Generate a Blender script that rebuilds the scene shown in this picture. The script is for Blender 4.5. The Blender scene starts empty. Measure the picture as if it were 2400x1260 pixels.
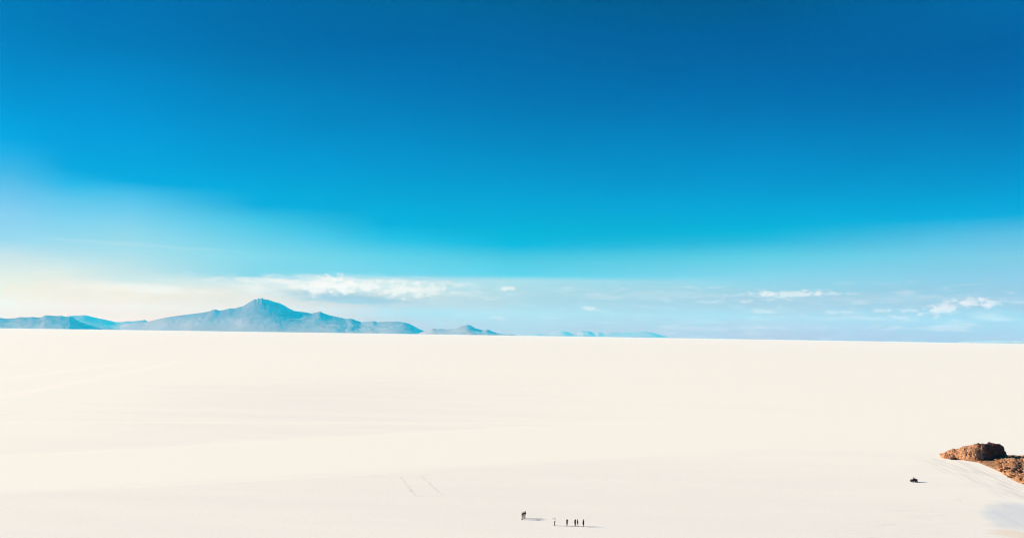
import bpy, bmesh, math, random
from mathutils import Vector, Matrix, noise as mn

R = math.radians
scene = bpy.context.scene
COL = scene.collection
random.seed(7)

# ------------------------------------------------------------------ camera
W, H, F = 2400.0, 1260.0, 2000.0            # the photograph's frame, focal length in its pixels
CAM_H = 44.0
PITCH, ROLL = R(4.24), R(0.87)
EARTH = 6.371e6
SUN_EL, SUN_AZ = R(19.0), R(-85.0)          # azimuth from +Y, clockwise: the sun is far left, a little ahead
SUN_DIR = Vector((math.sin(SUN_AZ) * math.cos(SUN_EL), math.cos(SUN_AZ) * math.cos(SUN_EL), math.sin(SUN_EL)))

cam_data = bpy.data.cameras.new('camera')
cam_data.sensor_width = 36.0
cam_data.lens = 36.0 * F / W
cam_data.clip_start, cam_data.clip_end = 0.5, 600000.0
cam = bpy.data.objects.new('camera', cam_data)
COL.objects.link(cam)
CAM_M = (Matrix.Rotation(R(90) + PITCH, 3, 'X') @ Matrix.Rotation(ROLL, 3, 'Z'))
cam.matrix_world = Matrix.Translation((0, 0, CAM_H)) @ CAM_M.to_4x4()
scene.camera = cam


def ray(x, y):
    return (CAM_M @ Vector((x - W / 2, H / 2 - y, -F))).normalized()


def at(x, y):
    """Point of the salt flat seen at pixel x, y."""
    d = ray(x, y)
    r2, z = 0.0, 0.0
    for _ in range(6):
        t = (z - CAM_H) / d.z
        p = d * t
        z = -(p.x ** 2 + p.y ** 2) / (2 * EARTH)
    return Vector((p.x, p.y, z))


def direction(x, y):
    """(azimuth, slope) of a pixel."""
    d = ray(x, y)
    return math.atan2(d.x, d.y), d.z / math.hypot(d.x, d.y)


# ------------------------------------------------------------------ node helpers
class Nodes:
    def __init__(self, tree):
        self.t = tree
        self.n, self.l = tree.nodes, tree.links

    def new(self, kind, **kw):
        n = self.n.new(kind)
        for k, v in kw.items():
            setattr(n, k, v)
        return n

    def put(self, sock, v):
        if isinstance(v, bpy.types.NodeSocket):
            self.l.new(v, sock)
        elif v is not None:
            sock.default_value = v

    def math(self, op, a, b=None, c=None, clamp=False):
        n = self.new('ShaderNodeMath', operation=op, use_clamp=clamp)
        for i, v in enumerate((a, b, c)):
            if v is not None:
                self.put(n.inputs[i], v)
        return n.outputs[0]

    def vec(self, op, a, b=None, s=None):
        n = self.new('ShaderNodeVectorMath', operation=op)
        self.put(n.inputs[0], a)
        if b is not None:
            self.put(n.inputs[1], b)
        if s is not None:
            self.put(n.inputs['Scale'], s)
        return n.outputs['Value'] if op in ('DOT_PRODUCT', 'LENGTH', 'DISTANCE') else n.outputs['Vector']

    def remap(self, v, a, b, lo=0.0, hi=1.0, smooth=True):
        n = self.new('ShaderNodeMapRange', interpolation_type='SMOOTHSTEP' if smooth else 'LINEAR')
        self.put(n.inputs['Value'], v)
        for k, q in (('From Min', a), ('From Max', b), ('To Min', lo), ('To Max', hi)):
            self.put(n.inputs[k], q)
        return n.outputs['Result']

    def mix(self, f, a, b, blend='MIX'):
        n = self.new('ShaderNodeMix', data_type='RGBA', blend_type=blend)
        self.put(n.inputs[0], f)
        self.put(n.inputs[6], a)
        self.put(n.inputs[7], b)
        return n.outputs[2]

    def noise(self, vec, scale, detail=4.0, rough=0.55, dist=0.0, dim='3D'):
        n = self.new('ShaderNodeTexNoise', noise_dimensions=dim)
        self.put(n.inputs['Vector'], vec)
        n.inputs['Scale'].default_value = scale
        n.inputs['Detail'].default_value = detail
        n.inputs['Roughness'].default_value = rough
        n.inputs['Distortion'].default_value = dist
        return n.outputs['Fac']

    def mapping(self, vec, loc=(0, 0, 0), rot=(0, 0, 0), scale=(1, 1, 1)):
        n = self.new('ShaderNodeMapping')
        self.put(n.inputs['Vector'], vec)
        n.inputs['Location'].default_value = loc
        n.inputs['Rotation'].default_value = rot
        n.inputs['Scale'].default_value = scale
        return n.outputs['Vector']

    def ramp(self, f, stops, interp='LINEAR'):
        n = self.new('ShaderNodeValToRGB')
        cr = n.color_ramp
        cr.interpolation = interp
        while len(cr.elements) > 1:
            cr.elements.remove(cr.elements[-1])
        cr.elements[0].position = stops[0][0]
        cr.elements[0].color = (*stops[0][1], 1)
        for p, c in stops[1:]:
            cr.elements.new(p).color = (*c, 1)
        self.put(n.inputs['Fac'], f)
        return n.outputs['Color']


def c4(c):
    return (*c, 1.0)


def material(name):
    m = bpy.data.materials.new(name)
    m.use_nodes = True
    N = Nodes(m.node_tree)
    b = m.node_tree.nodes['Principled BSDF']
    return m, N, b


def plain(name, col, rough=0.7, metal=0.0, vary=0.18, scale=12.0, bump=0.0):
    """A procedural material: base colour broken up by two scales of noise."""
    m, N, b = material(name)
    tc = N.new('ShaderNodeTexCoord').outputs['Object']
    f = N.math('MULTIPLY_ADD', N.noise(tc, scale, 5), 0.7, N.math('MULTIPLY', N.noise(tc, scale * 6, 3), 0.3))
    lo = tuple(v * (1 - vary) for v in col)
    hi = tuple(min(1, v * (1 + vary)) for v in col)
    N.put(b.inputs['Base Color'], N.mix(N.remap(f, 0.3, 0.7), c4(lo), c4(hi)))
    b.inputs['Roughness'].default_value = rough
    b.inputs['Metallic'].default_value = metal
    if rough > 0.8:
        b.inputs['Specular IOR Level'].default_value = 0.1
    if bump:
        bn = N.new('ShaderNodeBump')
        bn.inputs['Strength'].default_value = bump
        bn.inputs['Distance'].default_value = 0.02
        N.put(bn.inputs['Height'], f)
        N.put(b.inputs['Normal'], bn.outputs[0])
    return m


# ------------------------------------------------------------------ objects
def link(name, mesh, mat=None, parent=None, smooth=True):
    o = bpy.data.objects.new(name, mesh)
    COL.objects.link(o)
    if mat:
        mesh.materials.clear()
        mesh.materials.append(mat)
    if parent:
        o.parent = parent
    if smooth:
        for p in mesh.polygons:
            p.use_smooth = True
    return o


def from_bm(name, bm, mat=None, parent=None, smooth=True):
    me = bpy.data.meshes.new(name)
    bm.normal_update()
    bm.to_mesh(me)
    bm.free()
    return link(name, me, mat, parent, smooth)


def tag(o, label=None, cat=None, group=None, kind=None):
    for k, v in (('label', label), ('category', cat), ('group', group), ('kind', kind)):
        if v:
            o[k] = v
    return o


def empty(name, loc, rz=0.0, **kw):
    o = bpy.data.objects.new(name, None)
    o.empty_display_size = 0.2
    COL.objects.link(o)
    o.location = loc
    o.rotation_euler = (0, 0, rz)
    return tag(o, **kw)


# ------------------------------------------------------------------ render settings
scene.render.engine = 'CYCLES'
scene.view_settings.view_transform = 'Standard'
scene.view_settings.look = 'None'
EXPOSURE = 1.0
scene.view_settings.exposure = EXPOSURE
scene.view_settings.gamma = 1.0
scene.cycles.use_denoising = True
scene.cycles.volume_bounces = 2
scene.cycles.max_bounces = 8
scene.cycles.filter_width = 1.1

# ------------------------------------------------------------------ sun
sun_data = bpy.data.lights.new('sun', 'SUN')
sun_data.energy = 5.0
sun_data.angle = R(0.5)
sun_data.color = (1.0, 0.88, 0.71)
sun = bpy.data.objects.new('sun', sun_data)
COL.objects.link(sun)
sun.rotation_euler = SUN_DIR.to_track_quat('Z', 'Y').to_euler()
sun.location = (-60, 0, 80)

# ------------------------------------------------------------------ sky
# colour grade laid over the plain Nishita sky to reach SKY_TARGET, by height above the horizon, in five directions
COLS = (20, 150, 300, 600, 900, 1200, 1800, 2350)
#CAL-BEGIN
SKY_GRADE = {
    20: ((0.0218, (0.5383, 0.308, 0.006)), (0.0863, (0.702, 0.459, 0.2293)), (0.1292, (0.7085, 0.5174, 0.3706)), (0.1721, (0.6756, 0.5381, 0.4559)), (0.215, (0.404, 0.506, 0.5006)), (0.2791, (0.3754, 0.5365, 0.5817)), (0.3322, (0.2423, 0.5195, 0.5878)), (0.385, (0.096, 0.4869, 0.5897)), (0.4322, (0.0268, 0.4655, 0.6317)), (0.4686, (0.0, 0.4516, 0.6406)), (0.5202, (0.0, 0.4187, 0.6218)), (0.5915, (0.0, 0.3608, 0.5749)), (0.6911, (0.0, 0.3162, 0.5309)), (0.7878, (0.0, 0.3033, 0.5212))),
    150: ((0.0301, (0.5914, 0.3244, 0.0042)), (0.1074, (0.7838, 0.4828, 0.2805)), (0.1571, (0.6758, 0.5513, 0.4434)), (0.2122, (0.4505, 0.5386, 0.5103)), (0.2671, (0.3637, 0.5904, 0.599)), (0.3218, (0.2231, 0.5608, 0.6147)), (0.3653, (0.0436, 0.4968, 0.6226)), (0.4065, (0.0, 0.4036, 0.5714)), (0.5049, (0.0, 0.402, 0.626)), (0.6097, (0.0, 0.3697, 0.5986)), (0.7116, (0.0, 0.3001, 0.5177)), (0.8104, (0.0, 0.2736, 0.5388))),
    300: ((0.0336, (0.6153, 0.341, 0.0033)), (0.1019, (0.8009, 0.494, 0.2793)), (0.1212, (0.6281, 0.4951, 0.3889)), (0.153, (0.597, 0.5136, 0.4319)), (0.2098, (0.5071, 0.5881, 0.5283)), (0.2551, (0.4204, 0.6013, 0.556)), (0.3003, (0.2976, 0.5948, 0.6135)), (0.3508, (0.1332, 0.5669, 0.6377)), (0.3844, (0.0, 0.4337, 0.5952)), (0.4122, (0.0, 0.4296, 0.5983)), (0.5222, (0.0, 0.4092, 0.6344)), (0.6298, (0.0, 0.377, 0.6177)), (0.7343, (0.0, 0.2969, 0.5321)), (0.8353, (0.0, 0.2834, 0.5219))),
    600: ((0.0229, (0.5969, 0.2934, 0.0121)), (0.0945, (0.7569, 0.4806, 0.3138)), (0.1279, (0.7257, 0.5591, 0.4656)), (0.1483, (0.2756, 0.4327, 0.4547)), (0.202, (0.341, 0.5872, 0.5651)), (0.2496, (0.2423, 0.5898, 0.6027)), (0.2971, (0.1137, 0.5801, 0.6148)), (0.3444, (0.0009, 0.4416, 0.5849)), (0.3738, (0.0, 0.4565, 0.593)), (0.4381, (0.0, 0.4305, 0.6119)), (0.5533, (0.0, 0.3827, 0.5949)), (0.6656, (0.0, 0.3355, 0.5469)), (0.7744, (0.0, 0.2462, 0.4903)), (0.8792, (0.0, 0.2599, 0.5131))),
    900: ((0.0169, (0.3735, 0.1274, 0.0656)), (0.0908, (0.5825, 0.3843, 0.2983)), (0.1451, (0.7147, 0.6123, 0.5407)), (0.1611, (0.2654, 0.5063, 0.5619)), (0.2141, (0.2003, 0.5762, 0.5892)), (0.2633, (0.0375, 0.5183, 0.6125)), (0.3062, (0.0, 0.4503, 0.5729)), (0.3611, (0.0, 0.4621, 0.6003)), (0.4577, (0.0, 0.4337, 0.6279)), (0.5763, (0.0, 0.3718, 0.6097)), (0.6917, (0.0, 0.3007, 0.563)), (0.8033, (0.0, 0.2423, 0.5313)), (0.9106, (0.0, 0.284, 0.4979))),
    1200: ((0.0103, (0.3456, 0.1374, 0.091)), (0.0975, (0.4887, 0.3767, 0.3494)), (0.1512, (0.5781, 0.5971, 0.5582)), (0.1661, (0.171, 0.5299, 0.588)), (0.2098, (0.1334, 0.5202, 0.5526)), (0.2533, (0.0019, 0.4678, 0.5817)), (0.2781, (0.0, 0.4731, 0.5547)), (0.3708, (0.0, 0.4679, 0.627)), (0.4684, (0.0, 0.412, 0.6208)), (0.5882, (0.0, 0.3441, 0.5849)), (0.7047, (0.0, 0.2753, 0.5547)), (0.8172, (0.0, 0.2463, 0.5269)), (0.9253, (0.0, 0.2351, 0.4391))),
    1800: ((0.0088, (0.3437, 0.0453, 0.0163)), (0.1043, (0.431, 0.3215, 0.3546)), (0.164, (0.3668, 0.5276, 0.5776)), (0.2237, (0.2056, 0.5877, 0.596)), (0.2654, (0.0429, 0.4738, 0.5558)), (0.2951, (0.0, 0.4729, 0.5678)), (0.3661, (0.0, 0.4373, 0.617)), (0.4597, (0.0, 0.3717, 0.6053)), (0.5748, (0.0, 0.3091, 0.5725)), (0.6869, (0.0, 0.2283, 0.5312)), (0.7954, (0.0, 0.1897, 0.4693)), (0.9, (0.0, 0.1823, 0.3958))),
    2350: ((0.0062, (0.2598, 0.0032, 0.0196)), (0.1034, (0.3537, 0.2607, 0.3319)), (0.1575, (0.3478, 0.3973, 0.4706)), (0.2115, (0.3169, 0.4838, 0.528)), (0.2654, (0.195, 0.4805, 0.5704)), (0.3137, (0.0039, 0.4026, 0.5588)), (0.3511, (0.0, 0.3815, 0.5618)), (0.4255, (0.0, 0.3048, 0.51)), (0.5303, (0.0, 0.246, 0.4834)), (0.6328, (0.0, 0.1711, 0.449)), (0.7327, (0.0, 0.1615, 0.4396)), (0.8295, (0.0, 0.2381, 0.496))),
}
#CAL-END
SKY_TARGET = {
    20: ((0, (0, 120, 182)), (100, (0, 131, 194)), (200, (0, 147, 210)), (270, (0, 160, 222)), (320, (5, 170, 229)), (355, (35, 177, 232)),
         (400, (68, 187, 234)), (450, (105, 198, 238)), (500, (136, 209, 241)), (560, (160, 219, 238)), (600, (200, 229, 235)),
         (640, (225, 239, 231)), (680, (244, 244, 228)), (740, (246, 245, 228))),
    150: ((0, (0, 117, 179)), (100, (0, 127, 190)), (200, (0, 143, 206)), (300, (0, 158, 219)), (392, (2, 171, 226)), (430, (52, 186, 233)),
          (470, (98, 200, 238)), (520, (134, 212, 239)), (570, (163, 221, 237)), (620, (205, 233, 234)), (665, (235, 240, 230)), (735, (245, 245, 228))),
    300: ((0, (0, 114, 176)), (100, (0, 123, 186)), (200, (0, 139, 202)), (300, (0, 153, 215)), (400, (0, 169, 223)), (425, (10, 175, 226)),
          (455, (72, 192, 233)), (500, (115, 207, 238)), (540, (140, 216, 238)), (580, (165, 223, 237)), (630, (195, 230, 235)),
          (658, (212, 235, 234)), (675, (236, 240, 230)), (735, (243, 244, 228))),
    600: ((0, (0, 108, 168)), (100, (0, 113, 175)), (200, (0, 128, 187)), (300, (0, 144, 202)), (400, (0, 162, 215)),
          (455, (0, 172, 221)), (480, (15, 180, 225)), (520, (72, 198, 231)), (560, (108, 210, 235)), (600, (133, 218, 236)),
          (645, (150, 222, 236)), (662, (205, 232, 234)), (690, (226, 236, 231)), (750, (234, 238, 229))),
    900: ((0, (0, 101, 159)), (100, (0, 108, 170)), (200, (0, 120, 182)), (300, (0, 136, 195)), (400, (0, 156, 209)), (480, (0, 172, 218)),
          (525, (5, 180, 222)), (560, (50, 195, 228)), (600, (98, 210, 233)), (643, (130, 216, 236)), (656, (188, 227, 234)), (700, (196, 226, 232)), (760, (188, 222, 231))),
    1200: ((0, (0, 97, 153)), (100, (0, 105, 165)), (200, (0, 115, 176)), (300, (0, 130, 189)), (400, (0, 151, 205)),
           (480, (0, 168, 215)), (555, (0, 184, 221)), (575, (22, 189, 224)), (610, (80, 204, 230)), (645, (120, 215, 234)),
           (657, (160, 221, 234)), (700, (178, 220, 231)), (770, (180, 220, 232))),
    1800: ((0, (0, 95, 153)), (100, (0, 100, 162)), (200, (0, 111, 175)), (300, (0, 126, 188)), (400, (0, 147, 204)),
           (480, (0, 165, 214)), (540, (0, 181, 220)), (565, (50, 190, 224)), (600, (95, 205, 230)), (650, (140, 214, 234)),
           (700, (165, 212, 230)), (780, (180, 215, 228))),
    2350: ((0, (0, 102, 163)), (100, (0, 102, 165)), (200, (0, 110, 175)), (300, (0, 125, 188)), (400, (0, 147, 205)),
           (470, (0, 165, 217)), (505, (25, 175, 222)), (550, (90, 190, 227)), (600, (125, 204, 231)), (650, (145, 208, 232)),
           (700, (160, 208, 230)), (790, (170, 210, 230))),
}
ZMAX = 0.4


def build_world():
    w = bpy.data.worlds.new('World')
    scene.world = w
    w.use_nodes = True
    N = Nodes(w.node_tree)
    bg = w.node_tree.nodes['Background']
    bg.inputs['Strength'].default_value = 0.1
    sky = N.new('ShaderNodeTexSky', sky_type='NISHITA')
    sky.sun_disc = False
    sky.sun_elevation = SUN_EL
    sky.sun_rotation = SUN_AZ
    sky.altitude = 3650
    sky.air_density, sky.dust_density, sky.ozone_density = 1.0, 1.0, 1.0
    d = N.new('ShaderNodeTexCoord').outputs['Generated']
    sep = N.new('ShaderNodeSeparateXYZ')
    N.put(sep.inputs[0], d)
    dx, dy, dz = sep.outputs
    hor = N.math('SQRT', N.math('ADD', N.math('MULTIPLY', dx, dx), N.math('MULTIPLY', dy, dy)))
    saz = N.math('DIVIDE', dx, N.math('MAXIMUM', hor, 1e-4))
    fac = N.math('DIVIDE', dz, ZMAX, clamp=True)
    col = None
    prev = None
    for cx in COLS:
        if SKY_GRADE is None:
            stops = [(0.0, (1, 1, 1)), (1.0, (1, 1, 1))]
        else:
            stops = SKY_GRADE[cx]
        c = N.ramp(fac, stops)
        a = math.sin(direction(cx, 600)[0])
        col = c if col is None else N.mix(N.remap(saz, prev, a, smooth=False), col, c)
        prev = a
    air = N.mix(1.0, sky.outputs['Color'], col, 'MULTIPLY')
    # ---- clouds, in directions (azimuth, slope above the horizon)
    az = N.math('ARCTAN2', dx, dy)
    slope = N.math('DIVIDE', dz, N.math('MAXIMUM', hor, 1e-4))
    comb = N.new('ShaderNodeCombineXYZ')
    N.put(comb.inputs[0], az)
    N.put(comb.inputs[1], slope)
    P = comb.outputs[0]
    fine = N.remap(N.noise(N.mapping(P, scale=(1, 1.7, 1)), 105.0, 5, 0.52), 0.3, 0.7, smooth=False)
    wisp = N.remap(N.noise(N.mapping(P, scale=(1, 6.0, 1), rot=(0, 0, R(-2))), 30.0, 7, 0.62, 0.5), 0.28, 0.72, smooth=False)

    uneven = N.noise(N.mapping(P, scale=(1, 3.0, 1), rot=(0, 0, R(-8))), 5.0, 7, 0.6, 0.8)
    air = N.vec('SCALE', air, s=N.remap(uneven, 0.3, 0.7, 0.965, 1.035, smooth=False))

    def cloud(base, x, y, w_, h_, rot, col_, strength, ragged, tex, soft=0.8):
        a, e = direction(x, y)
        q = N.vec('SUBTRACT', P, (a, e, 0))
        q = N.mapping(q, rot=(0, 0, R(-rot)))
        q = N.vec('MULTIPLY', q, (2 * F / w_, 2 * F / h_, 0))
        v = N.math('SUBTRACT', 1.0, N.vec('LENGTH', q))
        v = N.math('MULTIPLY_ADD', N.math('SUBTRACT', tex, 0.5), ragged * 0.8, v)
        m = N.math('MULTIPLY', N.remap(v, 0.0, soft), strength * 0.82)
        return N.mix(m, base, c4(tuple(k * CLOUD_SCALE for k in col_)))

    white, cream, pinkish = (1.0, 0.93, 0.84), (0.98, 0.92, 0.8), (0.93, 0.80, 0.80)
    blue, blue2 = (0.30, 0.30, 0.36), (0.36, 0.42, 0.5)  # blue tones paint the shaded undersides of the clouds
    T = [  # x, y, width, height, tilt, colour, strength, raggedness, texture
        (330, 676, 330, 20, -1, cream, .5, 1.4, wisp), (300, 572, 420, 8, -1, white, .12, 1.2, wisp),
        (830, 668, 480, 46, -1, cream, .38, 1.0, wisp), (850, 656, 560, 10, -1, white, .28, 1.3, wisp),
        (640, 659, 260, 15, -1, white, .5, 1.7, wisp), (700, 668, 190, 18, -2, cream, .5, 1.7, wisp),
        (620, 682, 150, 20, -10, cream, .5, 1.7, wisp), (730, 677, 90, 18, -6, white, .6, 1.6, fine),
        (790, 697, 300, 34, -2, blue, .85, 1.0, wisp), (870, 706, 240, 20, -2, blue, .6, 1.2, wisp),
        (1000, 735, 300, 36, -1, blue2, .5, 1.6, wisp), (1420, 712, 420, 60, -1, blue2, .25, 1.8, wisp), (1680, 730, 260, 40, 0, blue2, .25, 1.6, wisp),
        (762, 664, 92, 36, 10, white, 1.0, 1.1, fine), (742, 682, 44, 24, 25, white, .8, 1.1, fine),
        (806, 671, 60, 36, 8, white, 1.0, 1.1, fine), (858, 669, 86, 24, 8, white, .9, 1.2, fine),
        (940, 676, 92, 32, 12, cream, .9, 1.2, fine), (1005, 681, 100, 32, 14, cream, .7, 1.3, fine),
        (1110, 690, 120, 24, 0, white, .2, 1.6, wisp),
        (1188, 677, 46, 12, 0, white, .75, 1.1, fine), (1384, 723, 46, 10, -4, white, .5, 1.3, fine),
        (1330, 676, 40, 8, 0, white, .2, 1.2, fine), (1165, 744, 46, 9, 0, white, .25, 1.4, fine),
        (1790, 688, 52, 15, 0, white, .55, 1.6, fine), (1868, 689, 120, 17, 3, white, .62, 1.7, fine),
        (1950, 688, 90, 8, 0, white, .4, 1.3, fine), (1745, 706, 36, 9, 4, white, .35, 1.5, fine),
        (1800, 702, 26, 9, 0, white, .3, 1.5, fine), (1790, 728, 66, 11, 6, white, .38, 1.6, fine),
        (2125, 685, 56, 11, 4, pinkish, .3, 1.5, fine), (1948, 732, 40, 11, 4, white, .3, 1.5, fine),
        (1980, 730, 44, 9, -6, white, .28, 1.5, fine), (2068, 727, 34, 10, 0, white, .35, 1.5, fine),
        (2130, 727, 46, 9, 4, pinkish, .4, 1.6, fine), (2106, 744, 40, 8, -8, pinkish, .4, 1.4, fine),
        (2215, 720, 84, 24, 18, pinkish, .7, 1.7, fine), (2282, 708, 66, 18, 0, pinkish, .6, 1.7, fine),
        (2320, 709, 56, 18, 4, pinkish, .65, 1.6, fine), (2190, 724, 60, 14, 0, pinkish, .3, 1.7, fine),
        (2220, 768, 120, 15, 3, pinkish, .3, 1.8, wisp), (2330, 748, 130, 14, 0, pinkish, .3, 1.8, wisp),
        (2050, 746, 150, 12, 0, pinkish, .18, 1.8, wisp), (2360, 732, 240, 22, 0, blue2, .3, 1.7, wisp),
        (2080, 700, 560, 24, 0, white, .10, 1.8, wisp), (1540, 690, 420, 26, 0, white, .14, 2.0, wisp),
        (1650, 768, 300, 12, 0, white, .15, 1.8, wisp),
    ]
    out = air
    for x, y, w_, h_, rot, col_, st, rg, tex in T:
        out = cloud(out, x, y, w_ * 1.25, h_ * 1.3, rot, col_, st, rg, tex)
    # thin streaky veil low over the horizon
    low = N.math('MULTIPLY', N.remap(slope, 0.066, 0.055), N.remap(wisp, 0.5, 0.95, 0.0, 0.16))
    out = N.mix(low, out, c4(tuple(k * CLOUD_SCALE for k in (0.95, 0.93, 0.9))))
    N.put(bg.inputs['Color'], out)


CLOUD_SCALE = 9.5 / 2 ** EXPOSURE
build_world()

# ------------------------------------------------------------------ haze
HAZE_DENSITY = 2.0e-5
bm = bmesh.new()
bmesh.ops.create_cube(bm, size=1.0)
for v in bm.verts:
    v.co = Vector((v.co.x * 140000, v.co.y * 140000, 1640 if v.co.z > 0 else -380))
m = bpy.data.materials.new('haze')
m.use_nodes = True
N = Nodes(m.node_tree)
N.n.remove(m.node_tree.nodes['Principled BSDF'])
pv = N.new('ShaderNodeVolumePrincipled')
pv.inputs['Color'].default_value = (0.012, 0.52, 0.94, 1)
pv.inputs['Absorption Color'].default_value = (1, 1, 1, 1)
pv.inputs['Density'].default_value = HAZE_DENSITY
pv.inputs['Anisotropy'].default_value = 0.0
N.l.new(pv.outputs[0], m.node_tree.nodes['Material Output'].inputs['Volume'])
haze = tag(from_bm('haze', bm, m, smooth=False), 'pale blue haze filling the air over the salt flat', 'haze', kind='stuff')

# ------------------------------------------------------------------ salt flat
def salt_material():
    m, N, b = material('salt')
    P = N.new('ShaderNodeTexCoord').outputs['Object']
    sep = N.new('ShaderNodeSeparateXYZ')
    N.put(sep.inputs[0], P)
    flat = N.new('ShaderNodeCombineXYZ')
    N.put(flat.inputs[0], sep.outputs[0])
    N.put(flat.inputs[1], sep.outputs[1])
    Q = flat.outputs[0]
    dist = N.vec('LENGTH', Q)

    def side(p, q):
        """metres on the near side of the ground line through two pixels"""
        a, c = at(*p), at(*q)
        d = (c - a); d.z = 0; d.normalize()
        n = Vector((d.y, -d.x, 0))
        if n.dot(a) > 0:
            n = -n
        return N.math('SUBTRACT', N.vec('DOT_PRODUCT', Q, tuple(n)), n.dot(a))

    def seg(p, q, half, soft):
        a, c = at(*p), at(*q)
        a.z = c.z = 0
        d = c - a
        L2 = d.length_squared
        pa = N.vec('SUBTRACT', Q, tuple(a))
        t = N.math('DIVIDE', N.vec('DOT_PRODUCT', pa, tuple(d)), L2, clamp=True)
        off = N.vec('SUBTRACT', pa, N.vec('SCALE', tuple(d), s=t))
        return N.remap(N.vec('LENGTH', off), half + soft, half)

    big = N.noise(N.mapping(Q, scale=(0.0018, 0.0045, 1), rot=(0, 0, R(6))), 1.0, 5, 0.6)
    mid = N.noise(N.mapping(Q, scale=(0.015, 0.05, 1), rot=(0, 0, R(-8))), 1.0, 6, 0.65)
    small = N.noise(Q, 1.3, 6, 0.7)
    grain = N.noise(Q, 6.0, 3, 0.7)

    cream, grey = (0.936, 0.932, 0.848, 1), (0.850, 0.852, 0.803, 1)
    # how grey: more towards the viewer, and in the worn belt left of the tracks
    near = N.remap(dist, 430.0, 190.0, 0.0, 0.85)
    s1 = side((0, 1069), (900, 1019))
    s2 = side((0, 1152), (1200, 1084))
    s0 = side((0, 925), (430, 845))
    belt = N.math('MULTIPLY', N.remap(s0, 0.0, 260.0), N.remap(s1, 4.0, -14.0))
    belt = N.math('MULTIPLY', belt, N.remap(sep.outputs[0], 120.0, -260.0))
    road = N.math('MULTIPLY', N.remap(s1, -3.0, 4.0), N.remap(s2, 9.0, -5.0))
    road = N.math('MULTIPLY', road, N.remap(sep.outputs[0], 300.0, 20.0, 0.3, 1.0))
    belt = N.math('MULTIPLY', belt, N.remap(dist, 950.0, 480.0))
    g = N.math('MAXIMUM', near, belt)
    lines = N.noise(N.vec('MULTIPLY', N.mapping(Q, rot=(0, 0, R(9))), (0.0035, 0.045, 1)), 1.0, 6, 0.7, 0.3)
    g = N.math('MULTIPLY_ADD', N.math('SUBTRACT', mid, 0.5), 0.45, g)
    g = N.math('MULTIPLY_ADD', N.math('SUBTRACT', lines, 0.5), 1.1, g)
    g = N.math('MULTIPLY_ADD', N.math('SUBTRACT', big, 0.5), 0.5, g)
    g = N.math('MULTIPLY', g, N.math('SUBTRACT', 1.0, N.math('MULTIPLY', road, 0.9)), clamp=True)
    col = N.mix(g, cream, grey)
    # pale vehicle tracks
    hi = (0.98, 0.955, 0.86, 1)
    for p, q, half, soft, k in (((0, 930), (430, 845), 2.0, 9, .8), ((0, 889), (330, 846), 3.0, 14, .6),
                                ((0, 988), (1500, 992), .8, 2.6, .8), ((0, 957), (430, 962), .8, 3, .6),
                                ((0, 1069), (1250, 999), .8, 1.6, .7), ((300, 1141), (900, 1108), .5, 1.2, .5),
                                ((306, 968), (291, 1004), .5, .8, .3), ((312, 968), (297, 1004), .5, .8, .25)):
        msk = N.math('MULTIPLY', seg(p, q, half, soft), N.remap(mid, 0.25, 0.6, 0.3 * k, k))
        col = N.mix(msk, col, hi)
    # scuffed outline of broken crust left of the people, shade of its low ridges painted dark, and small dark scuffs
    dark = (0.42, 0.38, 0.35, 1)
    brk = N.remap(N.noise(Q, 0.6, 5, 0.75), 0.36, 0.6)
    wn = N.new('ShaderNodeTexNoise')
    wn.inputs['Scale'].default_value = 0.35
    wn.inputs['Detail'].default_value = 4
    N.put(wn.inputs['Vector'], Q)
    Q0 = Q
    Q = N.vec('ADD', Q, N.vec('MULTIPLY', N.vec('SUBTRACT', wn.outputs['Color'], (0.5, 0.5, 0.5)), (1.8, 3.2, 0)))
    for p, q, half, k in (((940, 1117), (976, 1161), .3, .28), ((976, 1162), (1037, 1160), .3, .26),
                          ((985, 1112), (1038, 1159), .3, .26), ((985, 1112), (1042, 1109), .36, .26),
                          ((865, 1115), (925, 1118), .14, .2), ((957, 1143), (967, 1152), .3, .26),
                          ((1360, 1028), (1425, 1026), .25, .22), ((0, 972), (60, 966), .6, .3),
                          ((430, 956), (520, 948), .5, .22), ((2138, 1155), (2146, 1156), .12, .3),
                          ((2150, 1155), (2157, 1157), .12, .4), ((2244, 1168), (2256, 1172), .14, .5),
                          ((2272, 1195), (2274, 1196), .16, .5), ((888, 1021), (892, 1021), .3, .7),
                          ((451, 1204), (454, 1206), .12, .6), ((2335, 1229), (2395, 1227), .1, .5)):
        col = N.mix(N.math('MULTIPLY', N.math('MULTIPLY', seg(p, q, half * .6, half), brk), k), col, dark)
    Q = Q0
    # shore near the rocks: streaks of wet and dry salt running along the bank
    a, c = at(2230, 1092), at(2400, 1165)
    ang = math.atan2(c.y - a.y, c.x - a.x)
    streak = N.noise(N.vec('MULTIPLY', N.mapping(Q, rot=(0, 0, -ang)), (0.05, 0.6, 1)), 1.0, 5, 0.65, 0.4)
    shore = seg((2215, 1082), (2420, 1165), 3.0, 9.0)
    col = N.mix(N.math('MULTIPLY', shore, N.remap(streak, 0.42, 0.66, 0.0, 0.55)), col, (0.60, 0.61, 0.61, 1))
    col = N.mix(N.math('MULTIPLY', shore, N.remap(streak, 0.52, 0.36, 0.0, 0.5)), col, (0.95, 0.91, 0.83, 1))
    # wind ripples towards the lower right
    rip = N.noise(N.vec('MULTIPLY', N.mapping(Q, rot=(0, 0, R(-12))), (0.12, 0.9, 1)), 1.0, 4, 0.6)
    ripm = seg((2160, 1200), (2060, 1262), 3.0, 12.0)
    col = N.mix(N.math('MULTIPLY', ripm, N.remap(rip, 0.5, 0.72, 0.0, 0.3)), col, (0.62, 0.58, 0.54, 1))
    # damp bluish patch
    o = at(2376, 1206)
    va = math.atan2(o.x, o.y)
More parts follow.
